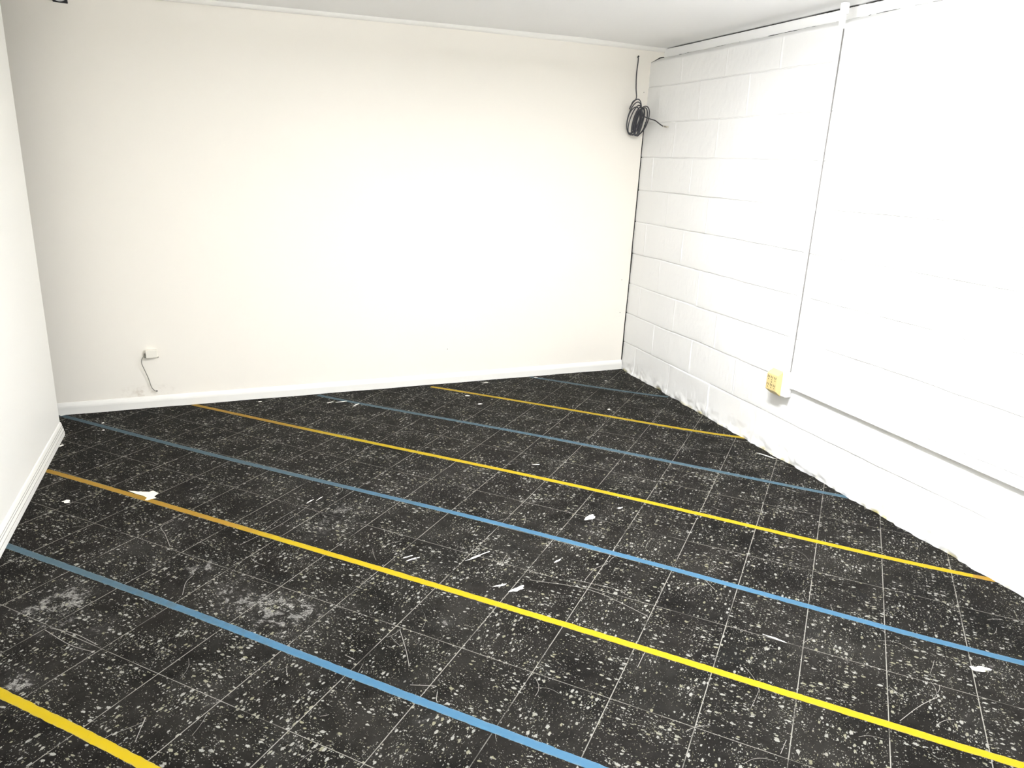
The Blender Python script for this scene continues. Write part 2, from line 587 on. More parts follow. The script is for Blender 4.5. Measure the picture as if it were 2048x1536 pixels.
# dried white paint smears on the tiles
VX = math.radians(-21)      # sideways direction as one looks into the room
for i, (x, y, a, b, ang) in enumerate([
        (-1.2307, -1.9048, .032, .012, .25), (-1.7015, -2.2877, .024, .011, .15), (-0.5635, -3.1027, .026, .012, -.6),
        (-1.988, -1.9923, .020, .004, .2), (-2.003, -1.972, .016, .003, .2), (-3.2056, -1.1296, .016, .012, -.2),
        (-1.7502, -2.2494, .028, .003, VX + .36), (-1.7506, -2.0412, .036, .003, .3), (-1.78, -2.055, .024, .0022, .25),
        (-1.4977, -2.1677, .016, .004, .5), (-1.0707, -1.8679, .012, .005, .4), (-1.0465, -2.789, .030, .0035, -.9),
        (-2.2818, -1.42, .018, .003, .8), (-2.2405, -1.405, .015, .0025, .8), (-1.23, -1.35, .014, .004, -.3)]):
    bm = bmesh.new()
    slab(bm, blob(x, y, a, b, ang, 20, 0.5, i), 0.0, 0.0006)
    floor_part('paint_smear', bm, M['chip'])

# long thin scratches and scuff arcs
SCR = [[(-1.5208, -2.7666), (-1.4649, -2.7158), (-1.4396, -2.7026)], [(-2.8185, -2.5527), (-2.8118, -2.5227)],
       [(-2.7997, -1.6356), (-2.8218, -1.5323), (-2.839, -1.4703), (-2.7959, -1.4255)],
       [(-1.3673, -2.4272), (-1.3864, -2.3927), (-1.5058, -2.2886)],
       [(-1.3645, -2.5688), (-1.375, -2.5372), (-1.4704, -2.371), (-1.6403, -2.2505)],
       [(-2.2767, -2.4729), (-2.3001, -2.4418)], [(-2.1532, -2.6247), (-2.0898, -2.6508), (-2.097, -2.6566)],
       [(-2.0892, -2.6737), (-2.1004, -2.7039), (-2.0992, -2.7141)], [(-1.4588, -2.3108), (-1.3927, -2.2586), (-1.3339, -2.243)],
       [(-0.9677, -3.1795), (-0.8678, -3.1562), (-0.7798, -3.1461)], [(-2.1244, -2.3788), (-2.1291, -2.4767), (-2.1364, -2.5438)],
       [(-3.1184, -2.0416), (-3.0381, -2.1424), (-2.9668, -2.202)], [(-3.1066, -2.0354), (-3.0332, -2.0906), (-2.9649, -2.1674)],
       [(-2.8298, -2.6038), (-2.8138, -2.5256)], [(-2.7463, -1.9754), (-2.7382, -1.9019), (-2.7191, -1.8668)],
       [(-1.0617, -2.5073), (-1.0573, -2.444)], [(-2.4709, -1.6135), (-2.4184, -1.5465), (-2.3478, -1.4803)],
       [(-2.5631, -1.7014), (-2.4143, -1.5904), (-2.2859, -1.4537)]]
rs = random.Random(3)
for i in range(120):
    x = rs.uniform(-3.25, -0.2); y = rs.uniform(-3.3, -0.6)
    if x > -0.15 + 0.0 * y: continue
    L = rs.uniform(0.02, 0.11); a = rs.choice((0.3, 0.6, 2.2, 1.2)) + rs.uniform(-.5, .5); cv = rs.uniform(-9, 9)
    SCR.append([(x + L * t * math.cos(a + cv * L * t), y + L * t * math.sin(a + cv * L * t)) for t in (0, .33, .66, 1)])
bm = bmesh.new()
for i, l in enumerate(SCR):
    pts = catmull(l, 5)
    wd = 0.00085 if i < 18 else rs.uniform(0.0003, 0.0007)
    for a, b in zip(pts, pts[1:]):
        d = b - a
        nrm = np.array([-d[1], d[0]]) / (np.hypot(*d) + 1e-9) * wd
        vs = [bm.verts.new((*q, 0.0004)) for q in (a - nrm, b - nrm, b + nrm, a + nrm)]
        bm.faces.new(vs)
o = floor_part('scuff_marks', bm, M['scr'])
o['kind'] = 'stuff'

# cracks in the tiles by the far corner
for poly in ([(-0.050, 0.0), (-0.104, -0.030), (-0.176, -0.126), (-0.172, -0.128), (-0.098, -0.036), (-0.044, -0.006)],
             [(-0.53, -1.10), (-0.50, -1.16), (-0.46, -1.20), (-0.457, -1.197), (-0.494, -1.153), (-0.523, -1.098)],
             [(-0.078, -0.60), (-0.05, -0.64), (-0.012, -0.66), (-0.010, -0.62), (-0.045, -0.595)]):
    bm = bmesh.new()
    slab(bm, poly, 0.0, 0.0006)
    floor_part('broken_tile_edge', bm, M['dark'])

# ------------------------------------------------------------------ floor tapes
TAPES = [
    ('yellow', [0.71, 0.843, 0.924, 1.151, 1.393, 1.508], [2.99, 3.0, 2.99, 2.98, 2.98, 2.98], .2, .2,
     'yellow floor tape across the near left corner of the floor, the nearest of all'),
    ('blue', [0.087, 0.289, 0.467, 0.706, 0.926, 1.094, 1.266, 1.49, 1.711, 1.906, 2.105, 2.235, 2.325, 2.447],
     [1.06, 1.04, 1.03, 1.01, 0.985, 1.0, 1.0, 1.01, 1.01, 1.0, 1.0, 1.01, 1.01, 0.99], .95, .15,
     'nearest blue floor tape, starting at the left partition and leaving at the bottom edge'),
    ('yellow', [-0.383, -0.047, 0.18, 0.285, 0.463, 0.812, 1.101, 1.375, 1.623, 1.877, 2.035, 2.284, 2.668, 2.981, 3.134, 3.271, 3.375],
     [-0.9, -0.95, -0.955, -0.955, -0.955, -0.975, -1.005, -1.015, -1.025, -1.03, -1.025, -1.02, -1.02, -1.02, -1.01, -1.01, -1.02], .95, -.35,
     'yellow floor tape starting at the left baseboard with the torn cream paper beside it'),
    ('blue', [-0.977, -0.654, -0.317, -0.021, 0.368, 0.723, 1.039, 1.346, 1.648, 1.908, 2.155, 2.383, 2.615, 2.734, 2.966, 3.201, 3.346, 3.472],
     [-2.89, -2.88, -2.89, -2.89, -2.92, -2.95, -3.0, -3.03, -3.07, -3.08, -3.06, -3.02, -3.0, -2.98, -2.955, -2.95, -2.97, -2.97], .95, .30,
     'blue floor tape from the far left corner, turning brighter blue at its right end'),
    ('yellow', [-0.533, -0.494, -0.137, -0.016, 0.85, 1.07, 1.422, 1.793, 2.021, 2.287, 2.561, 2.748, 2.967, 3.174, 3.34],
     [-4.83, -4.835, -4.86, -4.87, -4.95, -5.0, -5.06, -5.05, -5.04, -5.04, -5.02, -4.98, -4.98, -5.0, -5.03], .9, -.4,
     'longest yellow floor tape, from left half of the back wall to the block wall'),
    ('blue', [-0.051, 0.18, 0.304, 0.64, 0.855, 1.132, 1.422, 1.754, 2.009, 2.274, 2.506, 2.722, 2.855],
     [-6.85, -6.855, -6.86, -6.92, -6.98, -7.03, -7.05, -7.07, -7.07, -7.06, -7.05, -7.03, -7.06], .95, .7,
     'dull blue floor tape from middle of the back wall to the block wall'),
    ('yellow', [0.436, 0.817, 1.175, 1.472, 1.673, 2.098, 2.335], [-8.87, -8.95, -9.0, -9.04, -9.05, -9.12, -9.24], .55, .45,
     'farthest yellow floor tape, short and worn, running to the block wall near the far corner'),
    ('blue', [0.888, 1.25, 1.506, 1.73, 1.80], [-11.04, -11.09, -11.13, -11.23, -11.26], 1.0, 1.0,
     'farthest blue floor tape, short and grey, beside the far corner of the room'),
]
for ti, (colr, uu, vv, wear0, wear1, label) in enumerate(TAPES):
    deg = min(5, len(uu) - 2)
    cf = np.polyfit(uu, np.array(vv) * TV, deg)
    us = np.arange(uu[0], uu[-1] + 1e-6, 0.006)
    vs_ = np.polyval(cf, us)
    n = len(us)
    hw = 0.0132
    e0 = hw + 0.0009 * vnoise(us * 40, np.full(n, ti * 3.1), 1) + 0.0007 * vnoise(us * 130, np.full(n, ti * 3.1), 2)
    e1_ = hw + 0.0009 * vnoise(us * 40, np.full(n, ti * 7.7), 4) + 0.0007 * vnoise(us * 130, np.full(n, ti * 7.7), 6)
    rows = []
    for off, z in ((-1, 0.0), (-1, 0.0009), (-.86, 0.0010), (0, 0.0010), (.86, 0.0010), (1, 0.0009), (1, 0.0)):
        q = vs_ + np.where(off < 0, off * e0, off * e1_)
        rows.append(np.stack([GO[0] + E1.x * us + E2.x * q, GO[1] + E1.y * us + E2.y * q, np.full(n, z)], -1))
    P = np.stack(rows, 1)
    # keep the ends on the floor side of the walls
    lead = P[:, 3, :]
    me = grid_mesh('floor_tape', P, False)
    t = np.linspace(0, 1, n)
    wr = wear0 + (wear1 - wear0) * np.clip(t * 2.2, 0, 1)
    if ti == 3:
        wr = np.where(us > 3.02, -1.2, .95 - .6 * np.clip((us - .2) / 1.4, 0, 1))
    if ti == 1:
        wr = .80 - .62 * np.clip((us - .5) / 1.5, 0, 1)
    if ti == 2:
        wr = np.where(us < .55, .95, .95 - 1.25 * np.clip((us - .55) / .9, 0, 1))
    if ti == 4:
        wr = .9 - 1.2 * np.clip((us + .1) / 1.4, 0, 1)
        wr = np.where(us > 3.27, .8, wr)
    me.attributes.new('wear', 'FLOAT', 'POINT').data.foreach_set('value', np.repeat(wr, 7).astype(np.float32))
    me.attributes.new('edge', 'FLOAT', 'POINT').data.foreach_set('value', np.tile([1, 1, .12, 0, .12, 1, 1], n).astype(np.float32))
    o = link('floor_tape', me, M[colr])
    me.flip_normals()
    tag(o, label, 'tape', 'yellow tape lines' if colr == 'yellow' else 'blue tape lines')

# ------------------------------------------------------------------ ceiling
xs = np.linspace(-4.62, 0.17, 60); ys = np.linspace(-5.62, 0.08, 40)
X, Y = np.meshgrid(xs, ys, indexing='ij')
t = np.clip((X + 0.55) / 0.6, 0, 1)
Z = H - 0.016 * t * t * (3 - 2 * t) + 0.0012 * vnoise(X * 1.7, Y * 1.7, 21)
me = grid_mesh('ceiling', np.stack([X, Y, Z], -1)[::-1])
struct(link('ceiling', me, M['ceil']), 'plain white painted ceiling')

# ------------------------------------------------------------------ back wall (sheet wall), with the open seam at the block wall
xs = np.concatenate([np.linspace(-4.6, -0.2, 45), np.linspace(-0.16, -0.006, 8)])
zs = np.linspace(0.0, H + 0.01, 80)
X, Z = np.meshgrid(xs, zs, indexing='ij')
edge = -0.0085 + 0.014 * np.clip((zs - 1.60) / 0.05, 0, 1) + 0.0012 * vnoise(zs * 6, zs * 0, 31)
X[-1, :] = edge
T = np.clip((X + 3.5) / 3.5, 0, 1)
Y = T * (0.012 - 0.030 * Z) + 0.0012 * vnoise(X * 1.3, Z * 1.1, 33) * (1 - T)
front = np.stack([X, Y, Z], -1)
tail = front[-1:, :, :].copy(); tail[:, :, 1] += 0.018
# above the block wall's top the sheet carries on over the ledge
P = np.concatenate([front, tail], 0)
me = grid_mesh('wall_back', P, False)
wall_back = struct(link('wall_back', me, M['back']), 'cream painted back wall')
for (x, z) in ((-0.062, 0.63), (-0.052, 0.405), (-1.27, 0.225), (-0.03, 1.80)):
    bm = bmesh.new()
    bmesh.ops.create_circle(bm, cap_ends=True, radius=0.0028, segments=10)
    bmesh.ops.transform(bm, matrix=Matrix.Translation((x, yback(x, z) - 0.0009, z)) @ Matrix.Rotation(math.pi / 2, 4, 'X'), verts=bm.verts)
    obj('nail_mark', bm, M['grey'], wall_back)
bm = bmesh.new()
box(bm, (-0.03, 0.034, 0.0), (0.02, 0.05, 1.66))
hexa(bm, [R3(-.032, -.004, .003), R3(-.0135, -.004, .003), R3(-.0135, .0048, .003), R3(-.032, .0048, .003),
          R3(.014, -.004, 1.63), R3(.0345, -.004, 1.63), R3(.0345, .0048, 1.63), R3(.014, .0048, 1.63)])
obj('seam_gap_shade', bm, M['dark'], wall_back)  # dark strip put in for the shade inside the open corner seam
# part of the sheet wall visible above the block wall's ledge
bm = bmesh.new()
box(bm, (0.003, yback(0, 2.0) - 0.0005, 1.962), (0.16, yback(0, 2.0) + 0.02, H + 0.01))
obj('upper_corner_panel', bm, M['back'], wall_back)

# crown strip at the top of the back wall
prof = [(0.0, 0.0), (0.006, 0.001), (0.011, 0.006), (0.013, 0.012), (0.013, 0.030), (0.0, 0.030)]
bm = bmesh.new()
extrude_profile(bm, prof, lambda o_, z: Vector((-4.6, yback(-4.6, 2.05) - o_, 2.051 + z)),
                lambda o_, z: Vector((-1.2, yback(-1.2, 2.05) - o_, 2.051 + z)))
extrude_profile(bm, prof, lambda o_, z: Vector((-1.2, yback(-1.2, 2.05) - o_, 2.051 + z)),
                lambda o_, z: Vector((0.10, yback(0.10, 2.05) - o_, 2.034 + z)))
struct(obj('trim_1', bm, M['trim']), 'thin white strip along the top of the back wall')

# baseboard of the back wall
prof = [(0.0, 0.002), (0.013, 0.002), (0.0135, 0.040), (0.012, 0.048), (0.008, 0.058), (0.003, 0.066), (0.0, 0.067)]
bm = bmesh.new()
nseg = 30
prev = None
for k in range(nseg + 1):
    x = -4.6 + (4.6 - 0.006) * k / nseg
    ring = [bm.verts.new((x, yback(x, z) - o_, z + (0.001 * math.sin(k * 1.9) if z < .01 else 0))) for o_, z in prof]
    if prev:
        for q in range(len(prof)):
            bm.faces.new((prev[q], prev[(q + 1) % len(prof)], ring[(q + 1) % len(prof)], ring[q]))
    else: bm.faces.new(ring)
    prev = ring
bm.faces.new(prev)
struct(obj('baseboard_back', bm, M['trim']), 'white baseboard along the back wall')

# ------------------------------------------------------------------ left partition with its free end
LE = -0.324
bm = bmesh.new()
b0 = [(-3.3525, LE), (-3.3525 - 0.012, -5.62), (-3.46, -5.62), (-3.46, LE)]
t0 = [(-3.318, LE), (-3.330, -5.62), (-3.43, -5.62), (-3.43, LE)]
hexa(bm, [Vector((*q, 0.0)) for q in b0] + [Vector((*q, H + 0.01)) for q in t0], 0.002, 1)
struct(obj('wall_left', bm, M['left']), 'white partition wall on the left ending short of the back wall')

# moulded baseboard of the partition
prof = [(0.0, 0.001), (0.0155, 0.001), (0.0155, 0.018), (0.0150, 0.0225), (0.0140, 0.0225), (0.0140, 0.0275), (0.0135, 0.0275), (0.0125, 0.036),
        (0.0112, 0.0395), (0.0105, 0.0395), (0.0105, 0.0447), (0.0100, 0.0447), (0.0092, 0.0495), (0.0085, 0.0495), (0.0085, 0.0542), (0.0080, 0.0542),
        (0.0065, 0.062), (0.0040, 0.069), (0.0, 0.072)]
bm = bmesh.new()
f0 = lambda o_, z: Vector((-3.3525 + 0.0165 * z + o_ - 0.0005, LE - 0.001, z))
f1 = lambda o_, z: Vector((-3.3525 - 0.012 + 0.0165 * z + o_ - 0.0005, -5.60, z))
extrude_profile(bm, prof, f0, f1)
bm.faces.ensure_lookup_table()
for k in range(len(prof) - 1):
    if prof[k][0] == prof[k + 1][0] and prof[k][0] < 0.0145 and 0.006 > prof[k + 1][1] - prof[k][1]:
        bm.faces[k].material_index = 1  # groove shade put into the face colour
struct(obj('baseboard_left', bm, [M['trim'], M['groove']]), 'white moulded baseboard along the left partition')

# ------------------------------------------------------------------ painted block wall
s1 = np.concatenate([np.arange(-0.12, 1.4, 0.003), np.arange(1.4, 3.62, 0.006), np.linspace(3.65, 5.65, 60)])
jr = np.array([-.016, -.012, -.009, -.007, -.0055, -.0042, -.0032, -.0024, -.0016, -.0008, 0.0, .0008, .0016, .0024, .0032, .0042, .0055, .007, .009, .012, .016])
z1 = [0.0, .004, .008, .013, .018, .024]
for kk in range(10):
    j0 = 0.199 + 0.2037 * kk
    z1 += list(np.arange(z1[-1] + .008, j0 - .019, .009)) + list(j0 + jr if kk < 9 else [])
z1 = np.array([q for q in z1 if q < 1.958] + [1.9605, 1.966])
S, Zg = np.meshgrid(s1, z1, indexing='ij')
wob = 0.0035 * vnoise(S * 2.3, Zg * 0 + np.floor((Zg - .097) / .2037), 41) + 0.0012 * vnoise(S * 11.0, Zg * 0 + np.floor((Zg - .097) / .2037) * 3, 42)
wob *= np.clip(Zg / .03, 0, 1) * np.clip((1.966 - Zg) / .03, 0, 1)
zz = Zg
Zg = Zg - wob
PITCH, BLK = 0.2037, 0.4235
kz = (zz + 0.0047) / PITCH
row = np.floor(kz)
fz = kz - row                            # 0 bottom .. 1 top of a course
dist_b = fz * PITCH                      # above the joint underneath
dist_t = (1 - fz) * PITCH
off = np.where(np.mod(row, 2) == 0, 0.155, 0.362) + 0.016 * np.clip(row - 2, 0, 10) * 0.35
vs_ = (S + 0.003 * vnoise(S * 0 + row * 3.7, Zg * 12, 43) - off) / BLK
col_ = np.floor(vs_)
fs = vs_ - col_
dv = np.minimum(fs, 1 - fs) * BLK

def hash2(a, b):
    h = np.sin(a * 127.1 + b * 311.7) * 43758.5453
    return h - np.floor(h)
hb = hash2(row, col_)
d = (hb - .5) * 0.0026                                     # each block set a little in or out
tilt = (hash2(row + 9, col_) - .5) * 0.004
d += tilt * (fs - .5) + (hash2(row, col_ + 5) - .5) * 0.003 * (fz - .5)
# bed joints: slightly hollow, thick paint; a sharp lip under the upper block here and there
jd = np.where(dist_b < dist_t, dist_b, -dist_t)            # signed height above nearest joint
fill = 0.55 + 0.45 * vnoise(S * 3.1 + row * 11, row * 1.7, 44) + 0.25 * vnoise(S * 17, row * 5.1, 45)
fade = np.clip(1.15 - 0.22 * S, 0.55, 1.0)
dep = np.clip(fill, 0.05, 1.1) * fade
sharp = np.clip((jd + .0062) / .0036, 0, 1) * (jd <= 0) + np.clip(1 - jd / .0012, 0, 1) * (jd > 0)
broken = np.clip(1.1 + 1.5 * vnoise(S * 4.3 + row * 7, np.round(kz) * 2.9, 61) + .7 * vnoise(S * 19, np.round(kz) * 4.3, 62), 0, 1.3)
broken = np.maximum(broken, np.clip(1.0 - S * .55, 0, .8))
d -= 0.0062 * sharp * broken * np.clip(1.2 - .12 * S, .5, 1)
d += 0.0012 * np.exp(-((jd + 0.0085) / 0.0035) ** 2) * np.clip(0.8 + 0.6 * vnoise(S * 5, row * 3.3, 46), 0, 1) * fade
d -= 0.0012 * np.exp(-(jd / .012) ** 2)
d += 0.0050 * np.exp(-(dv / 0.0034) ** 2) * np.clip(0.6 + 0.5 * vnoise(row * 2.1 + col_ * 5.5, Zg * 9, 47), 0.0, 1) * fade
d -= 0.0012 * np.exp(-((dv - 0.008) / 0.0030) ** 2) * np.clip(vnoise(S * 7, Zg * 7, 52) + .4, 0, 1) * fade
# rough rendered skirt near the floor
low = np.clip((0.10 - Zg) / 0.10, 0, 1)
d += low * (0.006 * vnoise(S * 14, Zg * 30, 48) + 0.004 * vnoise(S * 45, Zg * 60, 49)) + 0.004 * low
d += 0.0008 * vnoise(S * 22, Zg * 22, 50) + 0.0005 * vnoise(S * 70, Zg * 60, 51)
P = np.stack([ER.x * S + NR.x * d, ER.y * S + NR.y * d, Zg], -1)
# the sloped mortar ledge above the top course
lz = [(-0.004, 1.971), (-0.03, 1.983), (-0.06, 1.996), (-0.095, 2.006), (-0.15, 2.008)]
extra = []
for (dd, z0) in lz:
    dn = dd + 0.004 * vnoise(s1 * 13, s1 * 0 + dd * 50, 53)
    zn = z0 + 0.0025 * vnoise(s1 * 9, s1 * 0 + dd * 90, 54) - (0.01 if dd > -0.05 else 0.0) * 0
    extra.append(np.stack([ER.x * s1 + NR.x * dn, ER.y * s1 + NR.y * dn, zn], -1)[:, None, :])
P = np.concatenate([P] + extra, 1)
me = grid_mesh('wall_right', P[::-1])
wall_right = struct(link('wall_right', me, M['block']), 'white painted concrete block wall on the right')

# timber sill plate set back on top of the block wall
bm = bmesh.new()
NS = 120
prev = None
for k in range(NS + 1):
    s = -0.0 + 5.6 * k / NS
    w1 = 0.0012 * math.sin(k * 1.7) + 0.0008 * math.sin(k * 4.1)
    ring = [bm.verts.new(R3(s, dd, z)) for dd, z in ((-0.15, 2.004 + w1), (-0.092, 2.0045 + w1), (-0.090, 2.008 + w1), (-0.090, 2.0505), (-0.093, 2.053), (-0.15, 2.053))]
    if prev:
        for q in range(6):
            bm.faces.new((prev[q], prev[(q + 1) % 6], ring[(q + 1) % 6], ring[q]))
    else: bm.faces.new(ring)
    prev = ring
bm.faces.new(prev)
plate = struct(obj('trim_2', bm, M['plate']), 'white painted timber plate on top of the block wall')

# dark open cracks along the plate
def crack(s0, s1_, d_, z0, h0, parent=plate):
    bm = bmesh.new()
    n = max(3, int((s1_ - s0) / 0.012))
    lo, hi = [], []
    for k in range(n + 1):
        s = s0 + (s1_ - s0) * k / n
        tt = min(1.0, 3.0 * min(k, n - k) / n + 0.25)
        hh = h0 * tt * (0.75 + 0.5 * random.random())
        zz_ = z0 + random.uniform(-.0006, .0006)
        lo.append((bm.verts.new(R3(s, d_, zz_ - hh)), bm.verts.new(R3(s, d_ - .006, zz_ - hh))))
        hi.append((bm.verts.new(R3(s, d_, zz_ + hh)), bm.verts.new(R3(s, d_ - .006, zz_ + hh))))
    for k in range(n):
        bm.faces.new((lo[k][0], lo[k + 1][0], hi[k + 1][0], hi[k][0]))
        bm.faces.new((lo[k][1], lo[k + 1][1], lo[k + 1][0], lo[k][0]))
        bm.faces.new((hi[k][0], hi[k + 1][0], hi[k + 1][1], hi[k][1]))
    obj('crack', bm, M['dark'], parent)


for (a, b) in ((.215, .245), (.26, .40), (.575, .73), (.785, .80), (1.02, 1.44), (1.47, 1.485), (1.655, 1.67), (1.695, 1.815), (1.88, 1.95), (1.965, 2.9)):
    crack(a, b, -0.0885, 2.0045, 0.0017)
for (a, b, h_) in ((.16, .50, .0009), (.50, 1.30, .0013), (1.30, 1.592, .0022), (1.63, 1.75, .0022)):
    crack(a, b, -0.0885, 2.0525, h_)
# slanting open gap where the ledge meets the back wall
bm = bmesh.new()
yb = yback(0.05, 1.99) - 0.0012
pts = [(0.004, 1.966), (0.030, 1.980), (0.062, 1.999), (0.085, 2.0045), (0.105, 2.0045)]
up = [(x - 0.004, z + 0.0052) for x, z in pts]
a = [bm.verts.new((x, yb, z)) for x, z in pts]
b = [bm.verts.new((x, yb, z)) for x, z in up]
for k in range(4):
    bm.faces.new((a[k], a[k + 1], b[k + 1], b[k]))
obj('ledge_gap', bm, M['dark'], plate)

# ------------------------------------------------------------------ room closed behind the viewer
def plain_wall(name, p, mat, label):
    bm = bmesh.new()
    bm.faces.new([bm.verts.new(v) for v in p])
    struct(obj(name, bm, mat), label)


plain_wall('wall_front', [(-4.6, -5.6, 0), (0.2, -5.6, 0), (0.2, -5.6, H + .01), (-4.6, -5.6, H + .01)], M['left'], 'white wall behind the viewer')
plain_wall('wall_alcove', [(-4.6, 0.02, 0), (-4.6, -5.6, 0), (-4.6, -5.6, H + .01), (-4.6, 0.02, H + .01)], M['left'], 'white wall of the passage behind the partition')

# ------------------------------------------------------------------ surface raceways, outlet box, adapter
# vertical one
t = empty('cable_raceway', R3(1.612, 0, 0.442), 'white vertical raceway running from the outlet box up to the ceiling', 'raceway')
bm = bmesh.new()
pro = [(1.6015, 0.0005), (1.6015, 0.014), (1.6045, 0.018), (1.6195, 0.018), (1.6225, 0.014), (1.6225, 0.0005)]
prev = None
for z in (0.4415, 0.75, 1.1, 1.5, 1.9, 2.030):
    dx = 0.003 * (z - 0.44) / 1.6
    ring = [bm.verts.new(R3(s + dx, dd, z)) for s, dd in pro]
    if prev:
        for q in range(6): bm.faces.new((prev[q], prev[(q + 1) % 6], ring[(q + 1) % 6], ring[q]))
    else: bm.faces.new(ring)
    prev = ring
bm.faces.new(prev)
obj('channel', bm, M['conduit'], t)
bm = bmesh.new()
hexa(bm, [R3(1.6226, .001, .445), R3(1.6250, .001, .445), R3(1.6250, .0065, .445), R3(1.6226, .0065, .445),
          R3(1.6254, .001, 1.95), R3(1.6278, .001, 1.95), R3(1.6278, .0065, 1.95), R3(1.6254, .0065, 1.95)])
tag(obj('edge_shade_strip', bm, M['seam'], t), 'grey strip painted as the shade line along the raceway edge')  # thin grey strip standing in for the raceway's shade line
bm = bmesh.new()
wbox(bm, 1.6025, 1.628, -0.010, 0.0205, 2.005, 2.0505, 0.005, 3)
obj('end_elbow', bm, M['conduit'], t)
for z in (1.214, 0.79):
    bm = bmesh.new()
    wbox(bm, 1.6005 + .002 * (z - .44), 1.6245 + .002 * (z - .44), 0.0005, 0.0192, z - 0.010, z + 0.010, 0.002, 2)
    obj('clip', bm, M['conduit'], t)
# horizontal one
t = empty('cable_raceway', R3(1.66, 0, 0.385), 'white horizontal raceway running low along the block wall to the right', 'raceway')
bm = bmesh.new()
pro = [(0.006, 0.3735), (0.018, 0.3735), (0.0205, 0.376), (0.0205, 0.3925), (0.018, 0.395), (0.006, 0.395)]
prev = None
for s in (1.6485, 2.2, 3.0, 4.0, 5.55):
    dz = -0.0095 * (s - 1.65) / 1.2 if s < 3 else -0.0107
    ring = [bm.verts.new(R3(s, dd, z + dz)) for dd, z in pro]
    if prev:
        for q in range(6): bm.faces.new((prev[q], prev[(q + 1) % 6], ring[(q + 1) % 6], ring[q]))
    else: bm.faces.new(ring)
    prev = ring
bm.faces.new(prev)
obj('channel', bm, M['conduit'], t)
bm = bmesh.new()
wbox(bm, 1.6485, 1.672, 0.006, 0.0222, 0.3715, 0.397, 0.003, 2)
obj('connector', bm, M['conduit'], t)

# surface box
t = empty('outlet_box', R3(1.606, 0, 0.385), 'white surface outlet box behind the beige adapter on the block wall', 'outlet box')
bm = bmesh.new()
wbox(bm, 1.560, 1.648, 0.001, 0.034, 0.3225, 0.4405, 0.007, 3)
obj('box_body', bm, M['conduit'], t)
bm = bmesh.new()
wbox(bm, 1.563, 1.645, 0.0335, 0.0375, 0.3255, 0.4375, 0.0015, 2)
obj('cover_plate', bm, M['conduit'], t)

# six way adapter, tapering from the plate to its front
t = empty('outlet_adapter', R3(1.579, 0.038, 0.385), 'beige six socket plug adapter on the block wall outlet', 'plug adapter')
A0, A1 = 1.5405, 1.6165
bm = bmesh.new()
hexa(bm, [R3(A0 + .001, .0378, .3205), R3(A1 - .001, .0378, .3205), R3(A1, .0700, .3455), R3(A0, .0700, .3455),
          R3(A0 + .001, .0378, .4480), R3(A1 - .001, .0378, .4480), R3(A1, .0700, .4270), R3(A0, .0700, .4270)], 0.003, 3)
obj('adapter_body', bm, M['beige'], t)
for r_ in range(2):
    for c_ in range(3):
        cs = A0 + 0.0150 + c_ * 0.0230
        cz = 0.4075 - r_ * 0.0385
        bm = bmesh.new()
        wbox(bm, cs - .0100, cs + .0100, .0695, .0706, cz - .0160, cz + .0135, 0.0004, 1, 0)
        wbox(bm, cs - .0068, cs - .0036, .0700, .07085, cz - .0025, cz + .0095, 0, 1, 1)
        wbox(bm, cs + .0036, cs + .0068, .0700, .07085, cz - .0015, cz + .0085, 0, 1, 1)
        wbox(bm, cs - .0034, cs + .0034, .0700, .07085, cz - .0130, cz - .0062, 0.0015, 2, 1)
        obj('socket', bm, [M['beige'], M['slot']], t)
bm = bmesh.new()
wbox(bm, 1.5762, 1.5808, .0698, .0709, .3846, .3892, 0.001, 2)
obj('screw', bm, M['slot'], t)

# ------------------------------------------------------------------ phone jack with its grey lead
yj = yback(-2.94, 0.3)
t = empty('phone_jack', (-2.938, yj, 0.31), 'small white phone jack low on the back wall with a grey lead', 'phone jack')
bm = bmesh.new()
box(bm, (-2.968, yj - 0.026, 0.288), (-2.911, yj - 0.0005, 0.333), 0.003, 2)
obj('jack_body', bm, M['ivory'], t)
bm = bmesh.new()
box(bm, (-2.971, yj - 0.006, 0.2835), (-2.908, yj - 0.0003, 0.2885), 0.0008, 1)
obj('base_plate', bm, M['grey'], t)
bm = bmesh.new()
box(bm, (-2.9765, yj - 0.017, 0.288), (-2.9675, yj - 0.003, 0.312), 0.0015, 1)
obj('lead_clamp', bm, M['grey'], t)
px = [(-2.972, .019, .301), (-2.981, .024, .296), (-2.990, .025, .280), (-2.9915, .023, .262), (-2.988, .021, .243), (-2.980, .018, .214),
      (-2.972, .016, .185), (-2.966, .015, .158), (-2.962, .013, .134), (-2.956, .012, .114), (-2.947, .009, .101), (-2.940, .004, .094), (-2.937, -.001, .0935)]
bm = bmesh.new()
tube(bm, catmull([(x, yj - o_, z) for x, o_, z in px], 5), 0.0021, 8)
obj('lead', bm, M['grey'], t, True)
bm = bmesh.new()
tube(bm, [(-2.9365, yj - .0016, .0935), (-2.9365, yj - .0003, .0935)], 0.0042, 10)
obj('wall_hole', bm, M['dark'], t)

# ------------------------------------------------------------------ coiled cable hanging in the far corner
t = empty('coiled_cable', (-0.097, yback(-.097, 1.99), 1.995), 'dark grey cable hanging from a hole and coiled in the upper corner', 'cable')
axr = Vector((0.80, -0.60, 0)).normalized()
axd = Vector((-0.60, -0.80, 0)).normalized()
K = 0.003342 / 7.68 * 1.0
ORG = Vector((-0.105, -0.110, 1.640))          # middle of the coil


def cw(px_, py_, dep=0.0):
    """place from the coil's own layout grid (7.68 units = 3.4 mm)"""
    return ORG + axr * ((px_ - 590) * K) + Vector((0, 0, -(py_ - 1150) * K)) + axd * dep


